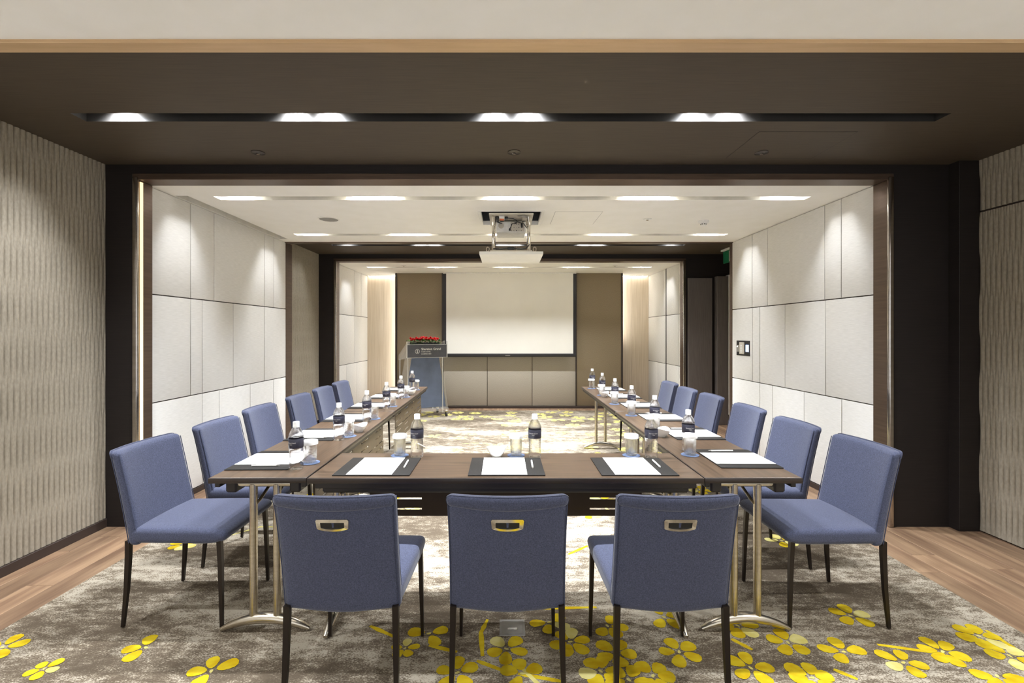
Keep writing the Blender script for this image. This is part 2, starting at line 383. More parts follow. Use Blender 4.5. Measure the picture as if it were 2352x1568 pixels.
portal(7.20, -2.63, 2.735, XL-.1, 3.55, 2, 'second', False)
struct(MB().bbox(CL-.3, CR+.75, 1.776, 1.842, 2.508, ZD+.1, .002, 1).build('trim_3', 'bronze_trim', smooth=0), 'tan metal strip edging the near cream ceiling')
t4 = MB().bbox(CL-.3, CR+.9, 5.715, 5.795, 2.508, ZD+.1, .002, 1).bbox(-2.93, CL+.002, 5.735, 5.90, 0, 2.515, .002, 1).bbox(CR-.002, 3.6, 5.735, 5.80, 0, 2.515, .002, 1)
struct(t4.build('trim_4', 'bronze', smooth=0), 'bronze frame between the cream bay and the far dark band')
# first portal: pilaster on the right
struct(MB().bbox(3.20, XR+.01, 3.29, 3.375, 0, ZD, .002, 1).build('trim_5', 'black_lacquer', smooth=0), 'black pilaster right of the first opening')
# doors in the second portal wall
d1 = struct(MB().bbox(2.80, 3.165, 7.155, 7.205, 0, 2.25, .004, 1).build('door_1', 'door_black', smooth=0), 'dark door leaf right of the second opening')
d2 = struct(MB().bbox(3.215, 3.385, 7.10, 7.20, 0, 2.27, .004, 1).build('door_2', 'door_black', smooth=0), 'dark blue grey open door leaf with pale edge')
MB().bbox(3.387, 3.425, 7.10, 7.20, 0.0, 2.29, .003, 1).build('pale_edge', 'cream_paint', d2, 0)
MB().tube([(3.40, 7.09, 0.07), (3.40, 7.09, 0.16)], 0.022, 10).build('floor_stop', 'steel', d2)

# back wall
bwall = struct(MB().box(-2.9, 3.0, 9.12, 9.2, 0, ZC+.05).build('wall_back', 'joint', smooth=0), 'back wall with pale veneer coves beside the screen')
for x0, x1 in ((-2.715, -2.40), (-2.40, -2.0), (2.1, 2.45), (2.45, 2.78)):
    MB().bbox(x0+.001, x1-.001, 9.10, 9.125, 0, ZC, .001, 1).build('veneer_panel', 'light_veneer', bwall, 0)
col = struct(MB().box(-2.06, 2.16, 8.72, 8.93, 0.0, ZC).build('wall_screen', 'joint', smooth=0), 'fabric clad wall standing proud behind the projection screen')
YF = 8.70
for x0, x1, z0, z1 in ((-2.04, -1.205, .045, ZC), (1.315, 2.145, .045, ZC), (-1.17, -.362, .045, 0.985), (-.352, .476, .045, .985), (.486, 1.305, .045, .985)):
    MB().bbox(x0, x1, YF, YF+.03, z0, z1, .004, 2).build('panel', 'column_fabric' if z1 > 2 else 'lower_fabric', col)
MB().box(-1.17, 1.305, YF+.012, YF+.03, .985, ZC).build('screen_shade', 'panel_brown', col, 0)  # screen's shadow strip on the wall put into the brown of this sheet
for x0, x1 in ((-2.075, -2.04), (-1.205, -1.175), (1.29, 1.312), (2.145, 2.175)):
    MB().bbox(x0, x1, YF-.012, YF+.24 if abs(x0) > 2 else YF+.04, .0, ZC, .002, 1).build('frame_strip', 'dark_metal', col, 0)
struct(MB().bbox(-2.07, 2.17, 8.675, 8.72, 0, .043, .002, 1).build('baseboard_back', 'dark_base', smooth=0), 'dark baseboard below the screen wall')
# cove lights
for nm, x, z0, z1, s, lb in (('cove_light', -2.065, 0.05, 2.48, -1, 'vertical cove light strip behind the left fabric column'), ('cove_light', 2.165, 1.25, 2.48, 1, 'vertical cove light strip behind the right fabric column')):
    t = thing(nm, lb, 'light', (x, 8.985, z0))
    MB().box(-.012, .012, -.012, .012, 0, z1-z0).build('channel', 'dark_metal', t, 0)
    MB().box(*(sorted((s*.0125, s*.02))), -.010, .010, .01, z1-z0-.01).build('diffuser', 'led_cove', t, 0)
for x0, x1, lb in ((-2.70, -2.10, 'ceiling light line over the left veneer cove'), (2.19, 2.76, 'ceiling light line over the right veneer cove')):
    t = thing('ceiling_light_line', lb, 'light', (x0, 9.04, ZC))
    MB().box(0, x1-x0, 0, .05, -.008, 0).build('channel', 'white_plastic', t, 0)
    MB().box(.01, x1-x0-.01, .012, .04, -.011, -.0085).build('diffuser', 'led', t, 0)

# ------------------------------------------------------------------ DOWNLIGHTS
proto_spot = bpy.data.lights.new('spot', 'SPOT'); proto_spot.energy = SPOT_W; proto_spot.color = SPOT_COL
proto_spot.spot_size = math.radians(128); proto_spot.spot_blend = 1.0; proto_spot.shadow_soft_size = 0.022
can = MB().lathe([(.036, 0), (.040, 0), (.040, .052), (.036, .052)], 14, close=True).add(*(lambda v: (v, [tuple(range(14))]))([(0.039*math.cos(2*PI*k/14), .039*math.sin(2*PI*k/14), .052) for k in range(14)]))
lens = MB().lathe([(.034, .012), (.034, .016)], 14)
back_spot = proto_spot.copy(); back_spot.energy = SPOT_W*0.07      # dimmed circuits: behind the camera, dark band, along the walls
dark_spot = proto_spot.copy(); dark_spot.energy = SPOT_W*0.85
side_spot = proto_spot.copy(); side_spot.energy = SPOT_W*0.9; side_spot.spot_size = math.radians(150)
screen_spot = proto_spot.copy(); screen_spot.energy = SPOT_W*0.55
wall_spot = proto_spot.copy(); wall_spot.energy = SPOT_W*0.21; wall_spot.spot_size = math.radians(150)
def make_downlight():
    t = thing('downlight', 'x', 'light'); can.build('housing', 'slot_white', t); lens.build('lens', 'lamp_lens', t)
    l = bpy.data.objects.new('bulb', proto_spot); COL.objects.link(l); l.parent = t; l.location = (0, 0, 0.0)
    return t
dl0 = None
ORD = ['first', 'second', 'third', 'fourth', 'fifth', 'sixth', 'seventh', 'eighth']
for y, z, xs, nm in ((2.635, ZD, DARK_X, 'front dark ceiling slot'), (3.866, ZC, LAMP_X, 'nearer cream ceiling slot before the projector'), (5.30, ZC, LAMP_X, 'cream ceiling slot behind the projector'),
                     (6.46, ZD, LAMP_X, 'far dark ceiling slot'), (7.91, ZC, LAMP_X, 'ceiling slot just before the screen'), (1.36, ZC, LAMP_X, 'ceiling slot above the camera'), (-0.10, ZC, LAMP_X, 'ceiling slot behind the camera')):
    for i, x in enumerate(xs):
        lb = '%s downlight from the left in the %s' % (ORD[i], nm)
        if dl0 is None:
            dl0 = make_downlight(); dl0['label'] = lb; dl0['group'] = 'recessed downlights'; dl0.location = (x, y, z+.095)
        else:
            d = dup(dl0, (x, y, z+.095), 0, lb, 'recessed downlights')
            if y < 3 or abs(x) > 2 or y > 7: [b for b in d.children if b.type == 'LIGHT'][0].data = (side_spot if abs(x) > 2 else back_spot) if y < 2 else dark_spot if y < 3 else wall_spot if abs(x) > 2 else screen_spot

# ------------------------------------------------------------------ CHAIRS (forward = +y)
def back_shape(x, t, s):
    """x across, t thickness -.5..5 (front +), s height 0..1"""
    w = 1 - 0.012*math.sin(PI*s)
    th = 0.052 - 0.006*s
    y = -0.205 - 0.082*s - 0.012*s*s - 0.030*(1-(x/0.212)**2)*(0.35+0.65*s) + 0.017
    z = 0.382 + 0.452*s - 0.006*math.cos(PI*x/0.212)*(1-s)
    return (x*w, y + t*th, z)
def make_chair():
    c = thing('dining_chair', 'x', 'chair')
    def seat_fn(x, y, z):
        u = (y+.20)/.46                              # 0 back .. 1 front
        zz = z + 0.010*math.sin(PI*min(max(u, 0), 1))*(1 if z > .43 else 0)*(1-(x/.22)**2) - 0.012*max(0, (u-.8)/.2)**2*(1 if z > .43 else 0)
        if z < .43: zz += 0.020*max(0, (u-.82)/.18)
        return (x*(0.955+0.06*u), y, zz)
    MB().bbox(-.222, .222, -.215, .255, .398, .470, .024, 4, (8, 8, 1), seat_fn).build('seat', 'blue_fabric', c, 60)
    def bf(x, y, z): return back_shape(x, y, z)
    # build in parameter space with the bevel scaled by hand
    def pf(x, y, z): return back_shape(x, (y)/0.052, (z)/0.452)
    bk = MB().bbox(-.212, .212, -.026, .026, 0, .452, .021, 4, (10, 1, 10), pf).build('backrest', 'blue_fabric', c, 60)
    # folded cap over the top edge of the back, ending in a seam
    def cf(x, y, z):
        p = back_shape(x, y/0.052, z/0.452); return (p[0]*1.006, p[1] - (0.0055 if y < 0 else -0.0005), p[2] + (0.0025 if z > .43 else 0) - (0.010*math.cos(PI*x/.424) if z < .425 else 0))
    MB().bbox(-.2125, .2125, -.0268, .0, .412, .453, .018, 3, (10, 1, 2), cf).build('top_band', 'blue_fabric', bk, 60)
    for sx in (-1, 1):
        for q in (.44, -.44): MB().tube([back_shape(sx*.2075, q, s) for s in [0.03+.94*i/8 for i in range(9)]], 0.0022, 5).build('piping', 'piping', bk)
    # pull handle on the rear face
    def onback(px, pz, out): 
        s = (pz-.382)/.452; p = back_shape(px, -0.5, s); return (px, p[1]-out, pz)
    ring_o = [(-.057, .752), (-.053, .757), (.053, .757), (.057, .752), (.0545, .723), (.050, .719), (.025, .7135), (0, .712), (-.025, .7135), (-.050, .719), (-.0545, .723)]
    ring_i = [(-.041, .7445), (-.040, .745), (.040, .745), (.041, .7445), (.0405, .726), (.038, .7245), (.020, .7205), (0, .7195), (-.020, .7205), (-.038, .7245), (-.0405, .726)]
    n = len(ring_o); vs = [onback(x, z, .0005) for x, z in ring_o] + [onback(x*.99, z, .006) for x, z in ring_o] + [onback(x, z, .005) for x, z in ring_i] + [onback(x, z, -.004) for x, z in ring_i]
    fs = []
    for a in range(3):
        for k in range(n): fs.append((a*n+k, a*n+(k+1) % n, (a+1)*n+(k+1) % n, (a+1)*n+k))
    hd = MB().add(vs, [f[::-1] for f in fs]).build('handle', 'chrome', bk, 40); tag(hd, 'chrome recessed pull handle')
    MB().add([onback(x*1.04, z, .0012) for x, z in ring_i], [tuple(range(n))]).build('recess', 'black_plastic', bk, 0)
    for sx in (-1, 1):
        MB().tube([(sx*.196, -.222, .41), (sx*.197, -.222, .34), (sx*.200, -.228, .18), (sx*.205, -.242, .006)], [.0108, .0105, .009, .0065], sq=True).build('leg', 'chair_leg', c, 30)
        MB().tube([(sx*.205, .215, .42), (sx*.207, .222, .30), (sx*.212, .230, .006)], [.0105, .0098, .0065], sq=True).build('leg', 'chair_leg', c, 30)
    return c
ch = make_chair()
chairs = []
for i, (x, y, lb) in enumerate(((-.597, 1.91, 'blue chair seen from behind at the left of the front table'), (.004, 1.91, 'blue chair seen from behind at the middle of the front table'), (.597, 1.91, 'blue chair seen from behind at the right of the front table'))):
    chairs.append((x, y, 0, lb, 'chairs along the front table'))
PLACE = ['nearest', 'second', 'third', 'fourth', 'fifth', 'farthest']
for k, (y, x) in enumerate(zip([2.41, 2.97, 3.56, 4.21, 4.79, 5.36], [-1.572, -1.560, -1.60, -1.595, -1.605, -1.625])):
    chairs.append((x, y, -PI/2, 'blue upholstered chair, %s from the camera along the left wall' % PLACE[k], 'chairs along the left tables'))
for k, (y, x) in enumerate(zip([2.40, 2.95, 3.56, 4.21, 4.72, 5.31], [1.56, 1.55, 1.57, 1.57, 1.55, 1.58])):
    chairs.append((x, y, PI/2, 'blue upholstered chair, %s from the camera along the right wall' % PLACE[k], 'chairs along the right tables'))
FZ = 0.006
for i, (x, y, rz, lb, g) in enumerate(chairs):
    if i == 0: ch.location = (x, y, FZ); ch['label'] = lb; ch['group'] = g
    else: dup(ch, (x, y, FZ), rz, lb, g)

# ------------------------------------------------------------------ TABLES (long side = local y, 1.8 x 0.446)
TW, TL, TZ = 0.446, 1.80, 0.740
def slot_panel(y0, y1, z0, z1, rows, x, th=0.004):
    """thin plate in the local y-z plane with rows of slots cut through: rows of (z, [(ya, yb) ...])"""
    ys = {y0, y1}; zs = {z0, z1}; holes = []
    for z, sl in rows:
        zs |= {z-.005, z+.005}
        for a, b in sl: ys |= {a, b}; holes.append((a, b, z-.005, z+.005))
    ys = sorted(ys); zs = sorted(zs)
    bm = bmesh.new(); g = {}
    for i, y in enumerate(ys):
        for j, z in enumerate(zs): g[i, j] = bm.verts.new((x, y, z))
    for i in range(len(ys)-1):
        for j in range(len(zs)-1):
            cy, cz = (ys[i]+ys[i+1])/2, (zs[j]+zs[j+1])/2
            if any(h[0] < cy < h[1] and h[2] < cz < h[3] for h in holes): continue
            bm.faces.new((g[i,j], g[i+1,j], g[i+1,j+1], g[i,j+1]))
    for v in [v for v in bm.verts if not v.link_faces]: bm.verts.remove(v)
    r = bmesh.ops.extrude_face_region(bm, geom=bm.faces[:])
    for e in r['geom']:
        if isinstance(e, bmesh.types.BMVert): e.co.x += th
    bmesh.ops.recalc_face_normals(bm, faces=bm.faces[:])
    bm.verts.index_update(); mb = MB().add([tuple(v.co) for v in bm.verts], [tuple(v.index for v in f.verts) for f in bm.faces]); bm.free()
    return mb
def make_table(panel_side, pmat, label, loc, rz, group, panel_len=1.36):
    t = thing('folding_table', label, 'table', loc, rz, group)
    hw, hl = TW/2-.0015, TL/2-.002
    top = MB().bbox(-hw+.004, hw-.004, -hl+.004, hl-.004, TZ-.006, TZ, .0015, 1).build('tabletop', 'walnut', t, 0)
    MB().bbox(-hw, hw, -hl, hl, TZ-.026, TZ-.0012, .003, 2).build('edge_band', 'walnut_edge', top, 35)
    for sx in (-1, 1):
        MB().bbox(sx*.147-.026, sx*.147+.026, -hl+.05, hl-.05, TZ-.085, TZ-.026, .008, 1).build('rail', 'rail_black', t, 0)
        MB().bbox(sx*.197-.012, sx*.197+.012, -hl+.03, hl-.03, TZ-.052, TZ-.026, .003, 1).build('side_lip', 'rail_black', t, 0)
    for sy in (-1, 1):
        y = sy*(hl-.075)
        fr = MB().tube([(-.125, y, TZ-.048), (.125, y, TZ-.048)], .015, 10).build('leg_frame', 'steel', t)
        for sx in (-1, 1):
            MB().tube([(sx*.055, y, TZ-.05), (sx*.055, y, .05)], .0178, 14).build('post', 'steel', fr)
            MB().tube([(sx*.04, y, TZ-.14), (sx*.035, y-sy*.02, TZ-.13), (sx*.03, y-sy*.20, TZ-.05)], .007, 8).build('brace', 'steel', fr)
        n = 13; pts = []; rs = []
        for i in range(n):
            u = -1+2*i/(n-1); pts.append((u*.205, y, .012+.052*(1-abs(u)**2.0))); rs.append(.024*(1-.62*abs(u)**3))
        ft = MB().tube(pts, rs, 12)
        ft.v = [(a, y+(b-y)*1.15, max(c, 0.002)) for a, b, c in ft.v]
        ft.build('foot', 'steel', fr)
        MB().tube([(-.06, y-sy*.05, TZ-.035), (.06, y-sy*.05, TZ-.035)], .006, 6).build('lock_bar', 'steel', fr)
    if panel_side:
        h = panel_len/2; x = panel_side*.172
        def slots(off, n=4, ln=.20, st=.367):
            return [(-(n-1)*st/2+i*st+off-ln/2, -(n-1)*st/2+i*st+off+ln/2) for i in range(n)]
        up = slot_panel(-h, h, .552, TZ-.03, [(.655, slots(.0)), (.60, slots(.0))], x).build('modesty_panel', pmat, t, 0)
        lo = slot_panel(-h, h, .414, .546, [(.507, slots(.0)), (.452, slots(.0))], x+panel_side*.004).build('lower_flap', pmat, up, 0)
        hg = MB()
        for i in range(5):
            yy = -h+.06+i*(2*h-.12)/4
            for q in (-.03, 0, .03): hg.tube([(x, yy+q-.011, .549), (x, yy+q+.011, .549)], .005, 6)
        hg.build('hinge', 'rail_black', up)
    return t
YAW_L, YAW_R = 0.0165, -0.006
def along(x, yaw, y): return x - math.sin(yaw)*(y-2.10)
tl1 = make_table(1, 'panel_brown', 'dark walnut folding table, nearer one of the left row', (along(-1.127, YAW_L, 3.0), 3.005, FZ), YAW_L, 'folding conference tables')
dup(tl1, (along(-1.127, YAW_L, 4.81), 4.81, FZ), YAW_L, 'dark walnut folding table, farther one of the left row')
tr1 = make_table(0, None, 'dark walnut folding table, nearer one of the right row', (along(1.120, YAW_R, 3.0), 3.005, FZ), YAW_R, 'folding conference tables')
dup(tr1, (along(1.120, YAW_R, 4.81), 4.81, FZ), YAW_R, 'dark walnut folding table, farther one of the right row')
make_table(1, 'panel_dark', 'dark walnut folding table across the front behind three chairs', (-.003, 2.325, FZ), PI/2, 'folding conference tables', 1.46)
TOP = TZ + FZ

# ------------------------------------------------------------------ PLACE SETTINGS
def make_pad():
    return tag(MB().bbox(-.178, .178, -.150, .150, 0, .005, .0022, 2).build('desk_pad', 'leather', None, 40), 'x', 'desk pad', 'leather desk pads')
def make_paper():
    return tag(MB().box(-.105, .105, -.1465, .1465, 0, .0012).build('paper', 'paper', None, 0), 'x', 'paper', 'sheets of writing paper')
def make_pen():
    t = thing('pen', 'x', 'pen', group='white pens')
    MB().tube([(0, -.062, .0045), (0, .058, .0045)], .0043, 8).build('barrel', 'white_plastic', t)
    MB().tube([(0, .058, .0045), (0, .074, .0045)], [.004, .0012], 8).build('tip', 'grey_plastic', t)
    MB().bbox(-.0012, .0012, -.060, -.022, .0085, .0102, .0004, 1).build('clip', 'grey_plastic', t, 0)
    return t
def make_bottle():
    t = thing('water_bottle', 'x', 'bottle', group='water bottles')
    prof = [(.004, .004), (.022, .003), (.029, .0005), (.0325, .004), (.0335, .012), (.0335, .026), (.031, .034)]
    z = .036
    for i in range(5): prof += [(.0300+.0004*i, z), (.0325, z+.006)]; z += .0125
    prof += [(.0338, .103), (.0338, .146), (.0345, .150), (.0345, .156)]
    b = MB().lathe(prof, 28)
    # twist the ribs so that they wander round the bottle
    b.v = [(x, y, zz + (0.005*math.sin(2*math.atan2(y, x)+zz*40) + .003*math.sin(3*math.atan2(y, x)))*(1 if .03 < zz < .1 else 0)) for x, y, zz in b.v]
    b.build('body', 'water', t, 70)
    MB().lathe([(.0345, .1562), (.0335, .163), (.029, .177), (.020, .193), (.0135, .200), (.0135, .206), (.0125, .206), (.0125, .1995), (.019, .192), (.028, .1765), (.0325, .163), (.0335, .1562)], 28, close=True).build('shoulder', 'pet', t, 70)
    MB().lathe([(.0155, .2005), (.0158, .203), (.0152, .204), (.0152, .2255), (.0140, .2275)], 24).build('cap', 'white_plastic', t, 40)
    lab = MB().lathe([(.0341, .103), (.0346, .1035), (.0346, .1475), (.0341, .148)], 28, close=True).build('label_sleeve', 'label_navy', t, 60)
    pr = MB()
    for body, size, zz in (('Sheraton Grand', .0075, .1275), ('TAIPEI', .0055, .1195)):
        vs, fs = text_mesh(body, size, 'CENTER')
        for a0 in (-PI/2, PI/2+.2):
            pr.add([(.0349*math.cos(a0+x/.0349), .0349*math.sin(a0+x/.0349), zz+y) for x, y, _ in vs], fs)
    pr.build('print', 'print_white', lab, 0)
    return t
def make_glass():
    t = thing('tumbler', 'x', 'glass', group='covered water glasses')
    MB().lathe([(.004, .0015), (.026, .001), (.0295, .003), (.0305, .012), (.0325, .104), (.0312, .104), (.0292, .018), (.025, .0145), (.004, .013)], 24, close=True).build('cup', 'glass', t, 50)
    MB().lathe([(.0335, .0915), (.0375, .0915), (.0378, .094), (.0372, .1085), (.0355, .111), (.003, .1112), (.003, .1055), (.0332, .1055)], 24, close=True).build('paper_lid', 'paper', t, 40)
    return t
def make_coaster():
    return tag(MB().lathe([(.044, 0), (.0465, .0008), (.0465, .0026), (.044, .0034)], 28).build('coaster', 'coaster', None, 40), 'x', 'coaster', 'round blue coasters')
def make_bowl():
    n = 28; t = MB()
    def wv(a): return 0.007*math.cos(2*a)
    prof = [(.004, .006, 0), (.022, .0, 0), (.0235, .003, 0), (.036, .018, .3), (.0475, .036, .8), (.0525, .050, 1), (.0505, .0505, 1), (.045, .037, .8), (.033, .020, .3), (.018, .010, 0), (.003, .009, 0)]
    vs = []
    for r, z, k in prof:
        for i in range(n):
            a = 2*PI*i/n; sq = 1+.05*math.cos(4*a)*k
            vs.append((r*sq*math.cos(a), r*sq*math.sin(a), z+wv(a)*k))
    fs = [(j*n+i, j*n+(i+1) % n, (j+1)*n+(i+1) % n, (j+1)*n+i) for j in range(len(prof)-1) for i in range(n)]
    fs += [tuple(range(n))[::-1], tuple((len(prof)-1)*n+i for i in range(n))]
    return tag(t.add(vs, fs).build('candy_bowl', 'china', None, 60), 'x', 'bowl', 'white candy bowls')
P = dict(pad=make_pad(), paper=make_paper(), pen=make_pen(), bottle=make_bottle(), glass=make_glass(), coaster=make_coaster())
used = set()
def put(kind, loc, rz, label):
    if kind in used: return dup(P[kind], loc, rz, label)
    used.add(kind); o = P[kind]; o.location = loc; o.rotation_euler = (0,0,rz); o['label'] = label; return o
def setting(cx, cy, rz, where, j=0.0):
    c, s = math.cos(rz), math.sin(rz)
    def at(dx, dy, z): return (cx + c*dx - s*dy, cy + s*dx + c*dy, TOP+z)
    r2 = rz + R.uniform(-.012, .012)
    put('pad', at(0, 0, 0), r2, 'black leather desk pad at the %s' % where)
    put('paper', at(-.010, 0, .0052), r2, 'white writing paper on the pad at the %s' % where)
    put('pen', at(.127, .02+R.uniform(-.01, .01), .0052), r2 + R.uniform(-.03, .05), 'slim white pen on the pad at the %s' % where)
    put('bottle', at(.150+j, .180, 0), R.uniform(-.4, .4), 'water bottle with navy label at the %s' % where)
    g = at(.052+j, .208, 0)
    put('coaster', g, 0, 'round blue paper coaster under the glass at the %s' % where)
    put('glass', (g[0], g[1], TOP+.0036), 0, 'water glass with white paper lid at the %s' % where)
for x, w in ((-.622, 'left place of front table'), (.0, 'middle place of front table'), (.616, 'right place of front table')):
    setting(x, 2.283, 0, w)
for k in range(6):
    yl = 2.40+.604*k; setting(along(-1.194, YAW_L, yl), yl, -PI/2+YAW_L, '%s place of left table row' % PLACE[k])
    yr = 2.43+.600*k; setting(along(1.192, YAW_R, yr), yr, PI/2+YAW_R, '%s place of right table row' % PLACE[k], .018)
bw = make_bowl()
for i, (x, y, rz, lb) in enumerate(((-.052, 2.462, .3, 'white wavy rimmed candy bowl on the front table'), (-.975, 3.09, .9, 'white candy bowl near the second glass of the left row'), (-1.01, 4.95, .2, 'small white candy bowl toward the far end of left row'),
                                    (.985, 2.950, .8, 'white candy bowl on the nearer half of the right row'), (1.005, 4.78, .5, 'small white candy bowl on the farther half of right row'))):
    if i == 0: bw.location = (x, y, TOP); bw.rotation_euler = (0,0,rz); bw['label'] = lb
    else: dup(bw, (x, y, TOP), rz, lb)
def make_candy():
    t = thing('candy', 'x', 'candy', group='wrapped candies in the bowls')
    MB().bbox(-.008, .008, -.006, .006, 0, .009, .003, 2).build('sweet', 'candy', t, 50)
    MB().prism([(.008, -.001), (.015, -.006), (.016, .006), (.008, .001)], .004, .0052).prism([(-.008, .001), (-.015, .006), (-.016, -.006), (-.008, -.001)], .004, .0052).build('wrapper', 'white_plastic', t, 0)
    return t
cd = None
for bx, by, lb in ((-.052, 2.462, 'bowl on the front table'), (-.975, 3.09, 'near bowl of the left row')):
    for q, (dx, dy, dz, w) in enumerate(((-.018, .004, .021, 'leftmost'), (.003, -.010, .020, 'front'), (.014, .012, .021, 'right hand'))):
        l = '%s blue wrapped candy in the white %s' % (w, lb)
        if cd is None: cd = make_candy(); cd['label'] = l; cd.location = (bx+dx, by+dy, TOP+dz)
        else: dup(cd, (bx+dx, by+dy, TOP+dz), q*1.1, l)

# ------------------------------------------------------------------ SCREEN
t = thing('projection_screen', 'large white pull-down projection screen on the back wall', 'screen', (0, 8.60, 0))
MB().box(-1.165, 1.285, .002, .006, 1.02, 2.515).build('black_border', 'screen_black', t, 0)
MB().box(-1.11, 1.235, -.001, .0015, 1.025, 2.51).build('fabric', 'screen', t, 0)
bar = MB().bbox(-1.17, 1.29, -.016, .022, .965, 1.022, .006, 2).build('bottom_bar', 'screen_black', t)
MB().box(-.02, .07, -.0175, -.016, .987, .999).build('badge', 'grey_plastic', bar, 0)
MB().bbox(-1.17, 1.29, -.03, .06, 2.50, 2.519, .002, 1).build('casing', 'white_plastic', t, 0)

# ------------------------------------------------------------------ LECTERN
L = thing('lectern', 'clear acrylic lectern with blue front panel and hotel sign', 'lectern', (-1.33, 7.70, FZ), 0.50)
def quadplate(pts, th, T=None):
    """plate from four corners extruded along +y by th"""
    return MB().add([(x, y, z) for x, y, z in pts] + [(x, y+th, z) for x, y, z in pts], [(0,1,2,3), (7,6,5,4), (0,4,5,1), (1,5,6,2), (2,6,7,3), (3,7,4,0)])
quadplate([(-.36, .02, .16), (.36, .02, .16), (.235, .02, 1.0), (-.235, .02, 1.0)], .008).build('front_panel', 'lectern_blue', L, 0)
for s in (-1, 1):
    MB().add([(s*.37, .0, .15), (s*.37, .36, .15), (s*.25, .30, 1.0), (s*.25, -.02, 1.0), (s*.385, .0, .15), (s*.385, .36, .15), (s*.265, .30, 1.0), (s*.265, -.02, 1.0)],
             [(0,1,2,3), (7,6,5,4), (0,4,5,1), (1,5,6,2), (2,6,7,3), (3,7,4,0)]).build('side_panel', 'acrylic', L, 0)
    MB().add([(s*.29, -.06, 1.0), (s*.29, -.06, 1.27), (s*.29, .02, 1.25), (s*.29, .52, 1.02), (s*.29, .52, .93), (s*.31, -.06, 1.0), (s*.31, -.06, 1.27), (s*.31, .02, 1.25), (s*.31, .52, 1.02), (s*.31, .52, .93)],
             [(0,1,2,3,4), (9,8,7,6,5)] + [(k, 5+k, 5+(k+1) % 5, (k+1) % 5) for k in range(5)]).build('desk_cheek', 'acrylic', L, 0)
    MB().tube([(s*.30, .02, .06), (s*.30, .02, 1.0)], .010, 8).build('edge_rod', 'acrylic_edge', L)
    MB().tube([(s*.30, .50, .06), (s*.30, .48, .95)], .010, 8).build('edge_rod', 'acrylic_edge', L)
    for y in (-.05, .38):
        f = MB().bbox(s*.34-.022, s*.34+.022, y-.014, y+.014, .075, .105, .003, 1).build('caster', 'steel', L, 0)
        MB().tube([(s*.34-.011, y, .038), (s*.34+.011, y, .038)], .038, 14).build('wheel', 'rubber', f)
MB().bbox(-.37, .37, -.09, .42, .105, .150, .008, 2).build('base', 'acrylic', L, 30)
MB().add([(-.29, 0, 1.19), (.29, 0, 1.19), (.29, .52, .96), (-.29, .52, .96), (-.29, 0, 1.175), (.29, 0, 1.175), (.29, .52, .945), (-.29, .52, .945)], [(0,1,2,3), (7,6,5,4), (0,4,5,1), (1,5,6,2), (2,6,7,3), (3,7,4,0)]).build('reading_desk', 'acrylic', L, 0)
# sign on the front
sg = thing('hotel_sign', 'dark grey hotel name sign fixed to the lectern front', 'sign', (-1.297, 7.635, FZ+1.0), 0.50)
MB().bbox(-.335, .335, -.012, .0, 0, .205, .002, 1).build('board', 'sign_grey', sg, 0)
MB().box(-.345, .345, -.014, .001, -.007, -.0005).box(-.345, .345, -.014, .001, .2055, .212).box(-.348, -.3355, -.014, .001, -.007, .26).box(.3355, .348, -.014, .001, -.007, .26).build('acrylic_edge', 'acrylic_edge', sg, 0)
tx = MB()
for body, size, x, z, bold in (('Sheraton Grand', .052, -.105, .118, .0011), ('TAIPEI HOTEL', .026, -.105, .082, .0002), ('\u53f0\u5317\u559c\u4f86\u767b\u5927\u98ef\u5e97', .0215, -.105, .049, .0003)):
    vs, fs = text_mesh(body, size, 'LEFT', bold)
    tx.add([(x+a, -.0132, z+b) for a, b, _ in vs], fs)
tx.build('lettering', 'print_white', sg, 0)
lg = MB(); n = 36
for k in range(n):
    a, b = 2*PI*k/n, 2*PI*(k+1)/n
    c0, c1 = (-.170, .100), .038
    lg.add([(c0[0]+c1*math.cos(a), -.0132, c0[1]+c1*math.sin(a)), (c0[0]+c1*math.cos(b), -.0132, c0[1]+c1*math.sin(b)), (c0[0]+.032*math.cos(b), -.0132, c0[1]+.032*math.sin(b)), (c0[0]+.032*math.cos(a), -.0132, c0[1]+.032*math.sin(a))], [(0,1,2,3)])
vs, fs = text_mesh('S', .058, 'CENTER', .0018); lg.add([(-.170+a, -.0132, .079+b) for a, b, _ in vs], fs)
lg.build('emblem', 'print_white', sg, 0)
# roses
fl = thing('flower_arrangement', 'long bed of red roses with green leaves on the lectern', 'flowers', (-1.33, 7.70, FZ+1.19), 0.50)
MB().bbox(-.27, .25, .02, .16, .0, .05, .006, 1).build('planter', 'sign_grey', fl, 0)
rs = MB(); lf = MB()
for i in range(13):
    for j in range(4):
        x = -.225+i*.036+R.uniform(-.008, .008); y = .005+j*.036+R.uniform(-.006, .006); z = .118+R.uniform(-.022, .020)-.012*abs(i-6)/6
        r = R.uniform(.019, .024)
        for q in range(3):       # three whorls of petals
            m = 7; rr = r*(1-.28*q); vs = [(x, y, z-r*.7)]; 
            for k in range(m):
                a = 2*PI*k/m + q*.5+i; e = 1+.18*(k % 2)
                vs.append((x+rr*e*math.cos(a), y+rr*e*math.sin(a), z+r*(.25+.3*q)*(.8+.4*(k % 2))))
            rs.add(vs + [(x, y, z+r*(.2+.3*q))], [(0, 1+(k+1) % m, 1+k) for k in range(m)] + [(m+1, 1+k, 1+(k+1) % m) for k in range(m)])
